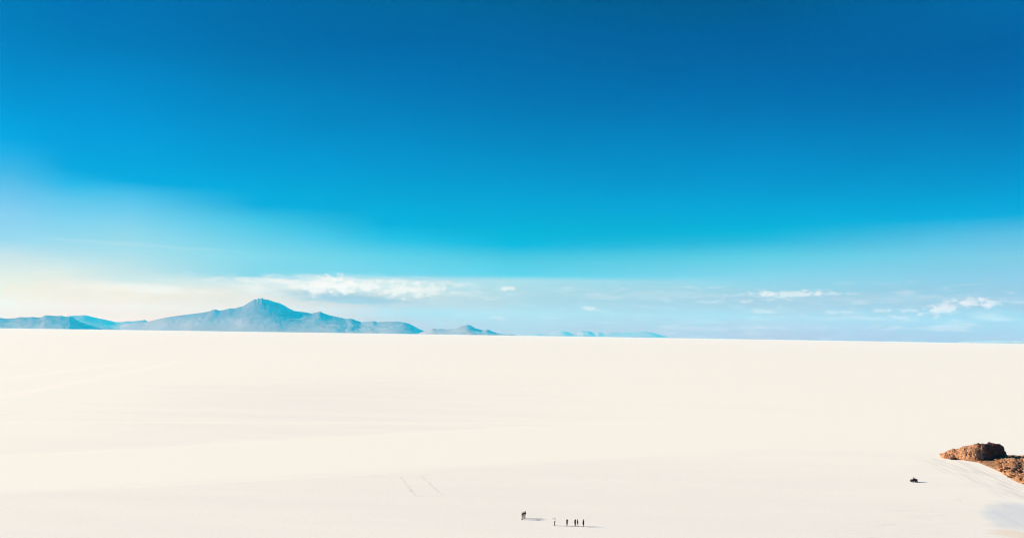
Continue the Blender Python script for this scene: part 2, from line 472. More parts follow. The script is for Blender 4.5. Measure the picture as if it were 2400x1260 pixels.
    e = N.mapping(N.vec('SUBTRACT', Q, tuple(o)), rot=(0, 0, va))
    e = N.vec('MULTIPLY', e, (1 / 7.6, 1 / 23.0, 0))
    wob = N.math('MULTIPLY_ADD', N.math('SUBTRACT', N.noise(Q, 0.12, 5, 0.6), 0.5), 0.9, N.vec('LENGTH', e))
    damp = N.remap(wob, 1.16, 0.48)
    col = N.mix(N.math('MULTIPLY', damp, N.remap(streak, 0.3, 0.7, 0.55, 0.85)), col, (0.62, 0.69, 0.745, 1))
    o = at(2385, 1252)
    e = N.vec('MULTIPLY', N.mapping(N.vec('SUBTRACT', Q, tuple(o)), rot=(0, 0, va)), (1 / 7.0, 1 / 6.0, 0))
    wob2 = N.math('MULTIPLY_ADD', N.math('SUBTRACT', N.noise(Q, 0.3, 5, 0.6), 0.5), 1.2, N.vec('LENGTH', e))
    col = N.mix(N.remap(wob2, 1.0, 0.5, 0.0, 0.5), col, (0.78, 0.66, 0.52, 1))
    # crystal grain
    tex = N.math('MULTIPLY_ADD', small, 0.6, N.math('MULTIPLY', grain, 0.4))
    shade = N.remap(tex, 0.3, 0.7, 0.90, 1.05, smooth=False)
    col = N.mix(1.0, col, N.vec('SCALE', (1.0, 1.0, 1.0), s=shade), 'MULTIPLY')
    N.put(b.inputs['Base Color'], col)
    b.inputs['Roughness'].default_value = 0.95
    b.inputs['Specular IOR Level'].default_value = 0.1
    bn = N.new('ShaderNodeBump')
    bn.inputs['Strength'].default_value = 0.25
    bn.inputs['Distance'].default_value = 0.03
    N.put(bn.inputs['Height'], N.math('ADD', N.math('MULTIPLY', small, 1.5), rip))
    N.put(b.inputs['Normal'], bn.outputs[0])
    return m


bm = bmesh.new()
rings, r = [0.0], 8.0
while r < 66000:
    rings.append(r)
    r = min(r * 1.09, r + 900)
SEG = 160
prev = None
for r in rings:
    if r == 0:
        prev = [bm.verts.new((0, 0, 0))] * SEG
        continue
    cur = [bm.verts.new((r * math.cos(2 * math.pi * k / SEG), r * math.sin(2 * math.pi * k / SEG), -r * r / (2 * EARTH))) for k in range(SEG)]
    for k in range(SEG):
        q = (k + 1) % SEG
        vs = [prev[k], cur[k], cur[q]] + ([prev[q]] if prev[q] is not prev[k] else [])
        bm.faces.new(vs)
    prev = cur
bmesh.ops.recalc_face_normals(bm, faces=bm.faces)
ground = tag(from_bm('salt_flat', bm, salt_material()), kind='structure')
if ground.data.polygons[10].normal.z < 0:
    ground.data.flip_normals()

# ------------------------------------------------------------------ mountains
def mountain_material(name, upper, lower, light, z0, z1):
    m, N, b = material(name)
    P = N.new('ShaderNodeTexCoord').outputs['Object']
    sep = N.new('ShaderNodeSeparateXYZ')
    N.put(sep.inputs[0], P)
    n1 = N.noise(P, 0.0012, 7, 0.62)
    n2 = N.noise(P, 0.006, 5, 0.6)
    h = N.math('MULTIPLY_ADD', N.math('SUBTRACT', n1, 0.5), (z1 - z0) * 0.9, sep.outputs[2])
    col = N.mix(N.remap(h, z0, z1), c4(lower), c4(upper))  # paler lower slopes: haze thickening at the foot painted in, over pale soil
    col = N.mix(N.remap(n2, 0.52, 0.72, 0.0, 0.55), col, c4(light))
    N.put(b.inputs['Base Color'], col)
    b.inputs['Roughness'].default_value = 1.0
    b.inputs['Specular IOR Level'].default_value = 0.0
    bn = N.new('ShaderNodeBump')
    bn.inputs['Strength'].default_value = 0.2
    bn.inputs['Distance'].default_value = 40.0
    N.put(bn.inputs['Height'], n1)
    N.put(b.inputs['Normal'], bn.outputs[0])
    return m


def ridge(name, pts, dist, depth, mat, seed, step=1.5, rough=1.0):
    """A range of hills whose crest follows the given skyline; slopes run down to the plain on both sides."""
    xs = []
    x = pts[0][0]
    while x < pts[-1][0]:
        xs.append(x)
        x += step
    xs.append(pts[-1][0])

    def sky(x):
        for (x0, y0), (x1, y1) in zip(pts, pts[1:]):
            if x <= x1:
                t = (x - x0) / (x1 - x0)
                return y0 + (y1 - y0) * t
        return pts[-1][1]
    NV = 34
    bm = bmesh.new()
    rows = []
    base = -dist * dist / (2 * EARTH) - 60
    crests = []
    for x in xs:
        s = direction(x, sky(x))[1]
        crests.append(max(5.0, CAM_H + dist * s + mn.noise(Vector((x * 0.35, seed, 0))) * 6 * rough - base))

    def blurred(k, rad):
        lo, hi = max(0, k - rad), min(len(crests), k + rad + 1)
        return sum(crests[lo:hi]) / (hi - lo)
    soft = [[blurred(k, rad) for k in range(len(xs))] for rad in (0, 5, 14, 30)]
    for i, x in enumerate(xs):
        a = direction(x, sky(x))[0]
        hgt = crests[i]
        row = []
        for j in range(-NV, NV + 1):
            v = j / NV
            av = abs(v)
            sd = depth * (0.35 + 0.65 * min(1, hgt / 900))
            warp = mn.noise(Vector((x * 0.012, v * 1.5, seed + 9.0))) * 0.35
            dd = dist + v * sd
            aa = a + av * 0.012 * mn.noise(Vector((x * 0.02, v * 3, seed + 3.3)))
            prof = (1 - av) ** 1.55
            lev = min(2.999, av * 7.0)
            k0 = int(lev)
            hh = soft[k0][i] + (soft[k0 + 1][i] - soft[k0][i]) * (lev - k0)
            pos = Vector((math.sin(aa) * dd, math.cos(aa) * dd, seed * 4000))
            rough_ = mn.fractal(pos * 0.0006, 1.0, 2.1, 4) * 70 + mn.fractal(pos * 0.0032 + Vector((3, 7, 1)), 0.9, 2.1, 4) * 26
            z = base + hh * prof + rough_ * min(1, av * 5) * (1 - av) * min(1.0, hgt / 700)
            row.append(bm.verts.new((math.sin(aa) * dd, math.cos(aa) * dd, z - (dd * dd - dist * dist) / (2 * EARTH) * av)))
        rows.append(row)
    for r0, r1 in zip(rows, rows[1:]):
        for j in range(len(r0) - 1):
            bm.faces.new((r0[j], r1[j], r1[j + 1], r0[j + 1]))
    bmesh.ops.recalc_face_normals(bm, faces=bm.faces)
    o = from_bm(name, bm, mat)
    if sum(p.normal.z for p in o.data.polygons) < 0:
        o.data.flip_normals()
    return tag(o, kind='structure')


def px(scale, ox, oy, L):
    return [(ox + a / scale, oy + b / scale) for a, b in L]


m_volcano = mountain_material('volcano_rock', (0.125, 0.075, 0.08), (0.34, 0.27, 0.26), (0.27, 0.17, 0.15), -50.0, 900.0)
m_hill = mountain_material('hill_rock', (0.20, 0.14, 0.14), (0.34, 0.27, 0.25), (0.28, 0.19, 0.17), -50.0, 350.0)
m_far = mountain_material('far_hill_rock', (0.20, 0.115, 0.095), (0.28, 0.16, 0.13), (0.24, 0.13, 0.11), -50.0, 350.0)
tunupa = px(3, 300, 640, [(-60, 372), (0, 352), (60, 346), (110, 344), (145, 338), (200, 325), (270, 310), (350, 298), (430, 288), (510, 278),
    (570, 268), (592, 257), (612, 254), (628, 258), (642, 263), (680, 256), (715, 246), (747, 247), (780, 238), (810, 231), (840, 212), (870, 194),
    (891, 181), (905, 185), (916, 176), (929, 181), (942, 171), (954, 182), (975, 185), (1000, 190), (1020, 199), (1060, 208), (1100, 226),
    (1130, 246), (1170, 265), (1200, 268), (1250, 274), (1290, 282), (1320, 276), (1350, 269), (1380, 283), (1420, 296), (1470, 306), (1535, 321),
    (1550, 318), (1572, 319), (1600, 331), (1640, 343), (1690, 339), (1725, 335), (1752, 343), (1800, 341), (1880, 338), (1940, 344), (1980, 356),
    (2010, 371), (2040, 389), (2080, 405), (2120, 425)])
ridge('mountain', tunupa, 43000, 9000, m_volcano, 1.0, step=1.2)
ridge('foothills', px(3, 900, 700, [(200, 262), (260, 235), (290, 226), (320, 218), (345, 208), (370, 213), (400, 209), (430, 214), (500, 208), (540, 192), (570, 185),
    (585, 180), (610, 188), (640, 205), (690, 220), (730, 213), (760, 228), (800, 242), (850, 249), (900, 247), (930, 256)]), 40000, 4000, m_hill, 2.0)
ridge('left_hills', px(6, 0, 640, [(-700, 640), (-400, 600), (-200, 618), (0, 625), (50, 632), (100, 636), (200, 630), (290, 615), (380, 618), (460, 612), (520, 620), (575, 618),
    (630, 590), (700, 592), (780, 600), (860, 596), (920, 608), (990, 603), (1020, 612), (1060, 645), (1120, 682), (1200, 707), (1300, 737), (1400, 757), (1700, 790), (1900, 800)]), 41000, 4500, m_hill, 3.0)
ridge('far_hills', px(6, 0, 640, [(700, 650), (900, 612), (1000, 597), (1100, 594), (1180, 587), (1250, 600), (1350, 625), (1500, 655), (1620, 685), (1700, 686), (1790, 672),
    (1860, 676), (2030, 655), (2090, 680), (2300, 700), (2600, 790)]), 56000, 5000, m_hill, 4.0)
ridge('horizon_hills', px(3, 900, 700, [(1045, 256), (1060, 251), (1075, 243), (1100, 252), (1160, 251), (1200, 241), (1230, 233), (1255, 226), (1290, 233), (1330, 250), (1355, 248),
    (1390, 225), (1415, 228), (1440, 227), (1480, 245), (1510, 232), (1540, 247), (1570, 240), (1600, 234), (1650, 238), (1700, 236), (1780, 235),
    (1840, 230), (1890, 238), (1930, 250), (1990, 266)]), 64000, 2500, m_far, 5.0)
ridge('eastern_hills', [(2235, 803), (2260, 799), (2300, 798.5), (2340, 796.5), (2370, 798), (2400, 797), (2440, 796), (2500, 803), (2540, 809)], 60000, 2500, m_hill, 6.0)
#REST
# ------------------------------------------------------------------ rocks and shore
def rock_material(name, a, b_, c, dark, bump=0.9, scale=1.0, other=None):
    m, N, b = material(name)
    P = N.new('ShaderNodeTexCoord').outputs['Object']
    n1 = N.noise(P, 0.55 * scale, 6, 0.62)
    n2 = N.noise(P, 2.6 * scale, 5, 0.65)
    col = N.mix(N.remap(n1, 0.35, 0.65), c4(a), c4(b_))
    col = N.mix(N.remap(n2, 0.5, 0.72, 0.0, 0.8), col, c4(c))
    vo = N.new('ShaderNodeTexVoronoi', feature='DISTANCE_TO_EDGE')
    vo.inputs['Scale'].default_value = 0.8 * scale
    N.put(vo.inputs['Vector'], N.vec('ADD', P, N.vec('SCALE', N.mapping(P, scale=(1, 1, 1)), s=N.math('MULTIPLY', N.math('SUBTRACT', n2, 0.5), 0.05))))
    if other:                      # eastern end: darker purplish rock, with the steep face's shade put into its colour
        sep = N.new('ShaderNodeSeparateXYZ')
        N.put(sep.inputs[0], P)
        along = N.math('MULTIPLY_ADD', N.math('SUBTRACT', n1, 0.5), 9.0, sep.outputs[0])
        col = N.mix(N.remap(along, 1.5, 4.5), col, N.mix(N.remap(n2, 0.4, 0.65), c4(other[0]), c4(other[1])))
    crack = N.remap(vo.outputs['Distance'], 0.09, 0.0, 0.0, 0.75)
    crack = N.math('MULTIPLY', crack, N.remap(n1, 0.4, 0.58))
    col = N.mix(crack, col, c4(dark))
    stain = N.remap(N.noise(N.mapping(P, scale=(1, 1, 0.4)), 1.1 * scale, 5, 0.7), 0.56, 0.68, 0.0, 0.75)
    col = N.mix(stain, col, c4(dark))
    N.put(b.inputs['Base Color'], col)
    b.inputs['Roughness'].default_value = 0.95
    b.inputs['Specular IOR Level'].default_value = 0.15
    bn = N.new('ShaderNodeBump')
    bn.inputs['Strength'].default_value = bump
    bn.inputs['Distance'].default_value = 0.35
    N.put(bn.inputs['Height'], N.math('SUBTRACT', N.math('ADD', n2, N.math('MULTIPLY', n1, 0.6)), N.math('MULTIPLY', crack, 0.5)))
    N.put(b.inputs['Normal'], bn.outputs[0])
    return m


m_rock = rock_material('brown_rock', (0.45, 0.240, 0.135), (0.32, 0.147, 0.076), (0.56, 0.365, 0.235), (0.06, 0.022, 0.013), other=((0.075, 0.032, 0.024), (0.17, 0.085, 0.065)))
m_boulder = rock_material('boulder_rock', (0.42, 0.205, 0.095), (0.28, 0.12, 0.052), (0.55, 0.33, 0.18), (0.06, 0.026, 0.016), scale=2.2)
m_dark_boulder = rock_material('dark_boulder_rock', (0.085, 0.035, 0.02), (0.055, 0.02, 0.013), (0.14, 0.06, 0.035), (0.02, 0.01, 0.008), scale=2.0)
m_shore = rock_material('shore_soil', (0.47, 0.26, 0.14), (0.36, 0.175, 0.085), (0.57, 0.37, 0.225), (0.12, 0.05, 0.027), bump=0.6, scale=1.3)


def zp(x, y):                      # a place in the close look at the rocks
    return 2180 + x / 9.0, 1010 + y / 9.0


def table(L, x):
    if x <= L[0][0]:
        return L[0][1]
    for (x0, y0), (x1, y1) in zip(L, L[1:]):
        if x <= x1:
            return y0 + (y1 - y0) * (x - x0) / (x1 - x0)
    return L[-1][1]


TOP = [(196, 528), (210, 470), (240, 440), (300, 416), (375, 398), (450, 380), (560, 354), (640, 322), (700, 301), (780, 286), (850, 272), (940, 256), (1000, 246),
       (1020, 231), (1045, 236), (1060, 244), (1120, 240), (1200, 226), (1225, 212), (1250, 207), (1300, 220), (1350, 232), (1400, 241), (1450, 238),
       (1490, 245), (1525, 272), (1545, 300), (1575, 350), (1592, 385), (1605, 440), (1618, 500), (1626, 545), (1630, 570)]
FOOT = [(196, 545), (300, 580), (450, 592), (600, 600), (750, 617), (900, 630), (1000, 634), (1100, 628), (1250, 615), (1400, 605), (1550, 592), (1630, 575)]
DEPTH = [(196, 2.0), (300, 5.5), (600, 10.0), (900, 12), (1250, 10), (1450, 9), (1560, 6.5), (1630, 1.5)]
bm = bmesh.new()
rows = []
NS, NT = 190, 64
for i in range(NS + 1):
    zx = 196 + (1630 - 196) * (i / NS)
    x, yf = zp(zx, table(FOOT, zx))
    yt = zp(zx, table(TOP, zx))[1]
    f = at(x, yf)
    away = Vector((f.x, f.y, 0)).normalized()
    dep = table(DEPTH, zx)
    ck = 0.42
    cp = f + away * dep * ck
    a, s = direction(x, yt)
    h = max(0.15, CAM_H + math.hypot(cp.x, cp.y) * s - f.z)
    steep = 1.05 if zx < 900 else (1.05 - 0.63 * min(1, (zx - 900) / 260))
    row = []
    for j in range(NT + 1):
        t = j / NT
        o = dep * (0.5 - 0.5 * math.cos(math.pi * t)) * (1.0 if t < .5 else 1.0)
        if t < 0.5:
            o = dep * ck * (1 - math.cos(math.pi * t))
        else:
            o = dep * (ck + (1 - ck) * (-math.cos(math.pi * t)))
        z = h * max(0.0, math.sin(math.pi * t)) ** steep
        row.append(bm.verts.new(f + away * o + Vector((0, 0, z - 0.25))))
    rows.append(row)
for r0, r1 in zip(rows, rows[1:]):
    for j in range(NT):
        bm.faces.new((r0[j], r1[j], r1[j + 1], r0[j + 1]))
for row in (rows[0], rows[-1]):
    bm.faces.new(row)
bmesh.ops.recalc_face_normals(bm, faces=bm.faces)
bm.normal_update()
org = at(*zp(1000, 640))
mv = []
for v in bm.verts:
    p = v.co - org
    base = min(1.0, max(0.0, (v.co.z + 0.1) / 1.2))
    big = mn.fractal(p * 0.28, 1.0, 2.1, 3)
    c1 = mn.voronoi(p * 0.42 + Vector((4, 1, 7)))[0]
    c2 = mn.voronoi(p * 1.25)[0]
    d = 0.95 * big + 0.55 * ((c1[1] - c1[0]) - 0.45) + 0.26 * ((c2[1] - c2[0]) - 0.4) + 0.16 * mn.fractal(p * 2.3, 0.9, 2.2, 3)
    mv.append((v, v.normal * d * (0.25 + 0.75 * base) ))
for v, d in mv:
    v.co += Vector((d.x, d.y, d.z * 0.7))
for v in bm.verts:
    v.co -= org
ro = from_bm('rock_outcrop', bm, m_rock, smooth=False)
ro.location = org
tag(ro, 'large brown rock outcrop with a sloping left side and a dark steep right face', 'rock')

# shore of the island that runs out of the picture
FRONT = [(2247, 1077.0), (2270, 1080), (2291, 1083), (2308, 1090), (2324, 1097), (2344, 1106), (2353, 1112), (2369, 1122), (2386, 1130), (2402, 1136), (2440, 1150), (2500, 1172), (2560, 1190)]
bm = bmesh.new()
rows = []
NX, NY = 230, 110
for i in range(NX + 1):
    x = 2247 + (2560 - 2247) * (i / NX)
    yf = table(FRONT, x)
    f = at(x, yf)
    bk = at(x, 1064 if x < 2400 else 1064 - (x - 2400) * 0.1)
    row = []
    for j in range(NY + 1):
        t = j / NY
        p = f.lerp(bk, t ** 1.2)
        edge = min(1.0, t * 7) * min(1.0, (1 - t) * 5) * min(1, i / 18)
        q = p * 1.0
        rub = max(0.0, min(1.0, (x - 2333 + t * 16) / 22.0))
        sand = 0.22 + 0.18 * mn.noise(q * 0.12)
        vz = mn.voronoi(Vector((q.x * 0.55, q.y * 0.55, 3.0)))[0]
        vz2 = mn.voronoi(Vector((q.x * 1.5, q.y * 1.5, 8.0)))[0]
        rb = 0.5 + 0.8 * mn.fractal(Vector((q.x * .16, q.y * .16, 2)), 1, 2.1, 4) + 0.8 * (0.7 - vz[0]) + 0.3 * (0.6 - vz2[0])
        # a low knoll behind, right of the rock
        kx, ky = (x - 2376) / 15.0, (t - 0.5) / 0.26
        rb += 1.1 * math.exp(-(kx * kx + ky * ky)) + 1.3 * max(0.0, min(1.0, (x - 2395) / 60))
        z = (sand * (1 - rub) + max(0.15, rb) * rub) * edge - 0.12 * (1 - edge)
        row.append(bm.verts.new((p.x, p.y, p.z + z + 0.06 * mn.fractal(q * 2.0, 1, 2, 3) * edge)))
    rows.append(row)
for r0, r1 in zip(rows, rows[1:]):
    for j in range(NY):
        bm.faces.new((r0[j], r1[j], r1[j + 1], r0[j + 1]))
bmesh.ops.recalc_face_normals(bm, faces=bm.faces)
shore = tag(from_bm('shore', bm, m_shore, smooth=False), kind='structure')
if sum(p.normal.z for p in shore.data.polygons) < 0:
    shore.data.flip_normals()
from mathutils.bvhtree import BVHTree
shore_bvh = BVHTree.FromPolygons([v.co.copy() for v in shore.data.vertices], [tuple(p.vertices) for p in shore.data.polygons])


def height(p):
    h = shore_bvh.ray_cast(Vector((p.x, p.y, 60)), Vector((0, 0, -1)))
    return max(h[0].z if h[0] else -1, p.z)


def boulder_mesh(seed, sub=3):
    rnd = random.Random(seed)
    bm = bmesh.new()
    bmesh.ops.create_icosphere(bm, subdivisions=sub, radius=1.0)
    cuts = []
    for _ in range(9):
        n = Vector((rnd.uniform(-1, 1), rnd.uniform(-1, 1), rnd.uniform(-.6, 1))).normalized()
        cuts.append((n, rnd.uniform(0.55, 0.9)))
    off = Vector((seed * 3.1, seed * 1.7, 0))
    for v in bm.verts:
        p = v.co.copy()
        for n, k in cuts:
            e = p.dot(n) - k
            if e > 0:
                p -= n * e * 0.92
        p *= 1 + 0.16 * mn.fractal(p * 1.6 + off, 1, 2.1, 4)
        v.co = p
    me = bpy.data.meshes.new('boulder')
    bm.to_mesh(me)
    bm.free()
    return me


meshes = [boulder_mesh(k) for k in range(8)]
for me in meshes:
    me.materials.append(m_boulder)


def boulder(x, y, sx, sy, sz, rnd, label, group=None, mat=None, sink=0.3):
    me = meshes[rnd.randrange(8)]
    if mat:
        me = me.copy()
        me.materials.clear()
        me.materials.append(mat)
    o = bpy.data.objects.new('boulder', me)
    COL.objects.link(o)
    p = at(x, y)
    p.z = height(p)
    o.location = p + Vector((0, 0, sz * (1 - sink) * 0.6))
    o.scale = (sx, sy, sz)
    o.rotation_euler = (rnd.uniform(-.3, .3), rnd.uniform(-.3, .3), rnd.uniform(0, 6.28))
    return tag(o, label, 'boulder', group)


rnd = random.Random(5)
bx, by = zp(505, 598)
o = boulder(bx, by, 1.45, 0.9, 0.62, rnd, 'low brown boulder with painted shade at the foot of the outcrop, near its left tip', mat=m_dark_boulder, sink=0.2)  # dark material stands in for the shade this boulder lies in
o.rotation_euler = (0, 0, 0.1)
bx, by = zp(232, 500)
boulder(bx, by, 0.55, 0.6, 0.55, rnd, 'reddish boulder at the very left tip of the large outcrop')
bx, by = zp(1410, 640)
o = boulder(bx, by, 1.1, 0.6, 0.22, rnd, 'flat slab of stone lying on the sand under the dark rock face')
bx, by = zp(1075, 655)
boulder(bx, by, 0.42, 0.4, 0.38, rnd, 'small brown stone on the sand edge below the middle of the outcrop')
for zx, zy, s in ((1525, 872, .75), (1568, 850, .62), (1600, 885, .8), (1640, 860, .6), (1672, 884, .55), (1580, 900, .5)):
    bx, by = zp(zx, zy)
    boulder(bx, by, s * 1.15, s, s * .8, rnd, 'dark boulder in the cluster standing out on the sandy bank edge', 'dark boulders clustered at the edge of the bank', mat=m_dark_boulder)
for zx, zy, s in ((1715, 985, .42), (1765, 975, .36), (1730, 960, .3), (1850, 940, .5)):
    bx, by = zp(zx, zy)
    boulder(bx, by, s * 1.1, s, s * .85, rnd, 'small dark stone at the lower edge of the rubble bank', 'dark stones along the bank', mat=m_dark_boulder)
for k in range(150):
    x = rnd.uniform(2338, 2425)
    lo = table(FRONT, x)
    y = lo - 1.2 - (lo - 1070) * rnd.random() ** 1.1 * 0.9
    s = 0.16 + 0.6 * rnd.random() ** 2.6
    boulder(x, y, s * rnd.uniform(.8, 1.4), s, s * rnd.uniform(.55, .95), rnd, 'brown stone lying in the rubble of the rocky shore', 'stones strewn over the rocky shore',
            mat=None)
for k in range(26):
    x = rnd.uniform(2296, 2345)
    lo = table(FRONT, x)
    y = lo - 0.6 - (lo - 1078) * rnd.random()
    s = rnd.uniform(.07, .2)
    boulder(x, y, s * 1.2, s, s * .7, rnd, 'pebble-sized stone on the tan sand between outcrop and salt', 'small stones on the sand')

# ------------------------------------------------------------------ building tubes
def loft(bm, pts, radii, ref=Vector((1, 0, 0)), n=14, dome=True):
    pts = [Vector(p) for p in pts]
    radii = [(r, r) if not isinstance(r, tuple) else r for r in radii]
    if dome:
        d0, d1 = (pts[0] - pts[1]).normalized(), (pts[-1] - pts[-2]).normalized()
        r0, r1 = min(radii[0]), min(radii[-1])
        P, Q = [], []
        for k in (1.0, 0.8, 0.45):
            P.append(pts[0] + d0 * r0 * k)
            c = math.sqrt(max(0.0025, 1 - k * k))
            Q.append((radii[0][0] * c, radii[0][1] * c))
        P += pts
        Q += radii
        for k in (0.45, 0.8, 1.0):
            P.append(pts[-1] + d1 * r1 * k)
            c = math.sqrt(max(0.0025, 1 - k * k))
            Q.append((radii[-1][0] * c, radii[-1][1] * c))
        pts, radii = P, Q
    rings = []
    for i, p in enumerate(pts):
        t = (pts[min(i + 1, len(pts) - 1)] - pts[max(i - 1, 0)]).normalized()
        rx = ref - t * ref.dot(t)
        if rx.length < 1e-3:
            rx = Vector((0, 1, 0)) - t * t.y
        rx.normalize()
        ry = t.cross(rx)
        a, b = radii[i]
        rings.append([bm.verts.new(p + rx * a * math.cos(2 * math.pi * k / n) + ry * b * math.sin(2 * math.pi * k / n)) for k in range(n)])
    for r0, r1 in zip(rings, rings[1:]):
        for k in range(n):
            bm.faces.new((r0[k], r0[(k + 1) % n], r1[(k + 1) % n], r1[k]))
    bm.faces.new(rings[0][::-1])
    bm.faces.new(rings[-1])


def ball(bm, c, r, rot=None, seg=16):
    m4 = Matrix.Translation(c)
    if rot is not None:
        m4 = m4 @ rot
    m4 = m4 @ Matrix.Diagonal((r[0], r[1], r[2], 1))
    bmesh.ops.create_uvsphere(bm, u_segments=seg, v_segments=seg // 2 + 2, radius=1.0, matrix=m4)


def box(bm, c, s, rot=None, bevel=0.0):
    m4 = Matrix.Translation(c)
    if rot is not None:
        m4 = m4 @ rot
    g = bmesh.ops.create_cube(bm, size=1.0, matrix=m4 @ Matrix.Diagonal((s[0], s[1], s[2], 1)))
    if bevel:
        es = list({e for v in g['verts'] for e in v.link_edges})
        bmesh.ops.bevel(bm, geom=es, offset=bevel, segments=3, affect='EDGES', profile=0.6)


def fused(name, bm, voxel, mat, parent):
    """One continuous surface grown over overlapping shapes."""
    me = bpy.data.meshes.new(name)
    bmesh.ops.recalc_face_normals(bm, faces=bm.faces)
    bm.to_mesh(me)
    bm.free()
    tmp = bpy.data.objects.new(name + '_tmp', me)
    COL.objects.link(tmp)
    md = tmp.modifiers.new('remesh', 'REMESH')
    md.mode = 'VOXEL'
    md.voxel_size = voxel
    sm = tmp.modifiers.new('smooth', 'SMOOTH')
    sm.factor, sm.iterations = 0.5, 3
    dg = bpy.context.evaluated_depsgraph_get()
    dg.update()
    out = bpy.data.meshes.new_from_object(tmp.evaluated_get(dg))
    bpy.data.objects.remove(tmp)
    bpy.data.meshes.remove(me)
    out.name = name
    return link(name, out, mat, parent)


# ------------------------------------------------------------------ people
M = {
    'skin': plain('skin', (0.22, 0.115, 0.075), 0.6, vary=0.08),
    'black': plain('black_cloth', (0.012, 0.010, 0.011), 0.9),
    'brown': plain('dark_brown_cloth', (0.028, 0.016, 0.015), 0.9),
    'navy': plain('dark_navy_cloth', (0.014, 0.014, 0.022), 0.9),
    'white': plain('white_cloth', (0.72, 0.70, 0.67), 0.9, vary=0.06),
    'grey': plain('grey_cloth', (0.15, 0.135, 0.14), 0.9),
    'pale': plain('pale_grey_cloth', (0.46, 0.43, 0.42), 0.9),
    'hair': plain('dark_hair', (0.012, 0.009, 0.008), 0.6, scale=60, bump=0.3),
    'eye': plain('dark_eye', (0.02, 0.015, 0.012), 0.3),
    'lip': plain('lips', (0.25, 0.09, 0.075), 0.5, vary=0.05),
    'tyre': plain('tyre_rubber', (0.014, 0.013, 0.013), 0.85, vary=0.3),
    'rim': plain('steel_rim', (0.6, 0.58, 0.56), 0.4, 0.3),
    'red': plain('dark_red_paint', (0.045, 0.008, 0.010), 0.45),
    'dark_plastic': plain('black_plastic', (0.014, 0.012, 0.012), 0.6),
    'steel': plain('dark_steel', (0.05, 0.045, 0.045), 0.5, 0.4),
    'lens': plain('lamp_lens', (0.6, 0.58, 0.52), 0.25, vary=0.05),
    'vinyl': plain('seat_vinyl', (0.016, 0.012, 0.012), 0.6),
    'bag': plain('brown_bag_cloth', (0.07, 0.026, 0.022), 0.85),
}
BASE = dict(pelvis=(0, 0, .95), waist=(0, .005, 1.09), chest=(0, .01, 1.27), neck=(0, -.005, 1.455), head=(0, .02, 1.60),
            hipL=(-.09, 0, .91), kneeL=(-.10, .025, .49), ankL=(-.10, -.01, .085), hipR=(.09, 0, .91), kneeR=(.10, .025, .49), ankR=(.10, -.01, .085),
            shL=(-.175, -.005, 1.395), elbL=(-.225, -.035, 1.125), wrL=(-.215, .055, .885), shR=(.175, -.005, 1.395), elbR=(.225, -.035, 1.125), wrR=(.215, .055, .885))


def hand(bm, e, w, sgn, grip=False):
    d = (w - e).normalized()
    side = Vector((-sgn, 0, 0)) - d * (-sgn * d.x)          # towards the thumb
    if side.length < 0.3:
        side = Vector((0, 1, 0)) - d * d.y
    fwd = Vector((0, 1, 0)) - d * d.y
    if fwd.length > 0.35:
        side = fwd
    side.normalize()
    nrm = d.cross(side).normalized() * sgn
    if grip:
        nrm = (Vector((0, 0, -1)) + d * d.z).normalized()
        side = d.cross(nrm).normalized()
        if side.x * sgn > 0:
            side = -side
    loft(bm, [w, w + d * .03, w + d * .075, w + d * .095], [(.024, .018), (.034, .018), (.042, .016), (.04, .014)], ref=side, n=12)
    for k, (o, L) in enumerate(((.036, .070), (.012, .080), (-.012, .074), (-.036, .058))):
        a = w + d * .09 + side * o
        if grip:
            b = a + d * L * .36 + nrm * L * .2
            c = b - d * L * .05 + nrm * L * .38
            f = c - d * L * .3 + nrm * L * .08
        else:
            b = a + d * L * .45 + side * o * .12 + nrm * L * .08
            c = b + d * L * .32 + nrm * L * .22
            f = c + d * L * .2 + nrm * L * .2
        loft(bm, [a, b, c, f], [.0085, .0082, .0078, .007], n=8)
    a = w + d * .03 + side * .03
    b = a + d * .035 + side * .028 + nrm * .012
    c = b + d * .032 + side * .008 + nrm * .012
    loft(bm, [a, b, c], [.012, .0105, .009], n=8)


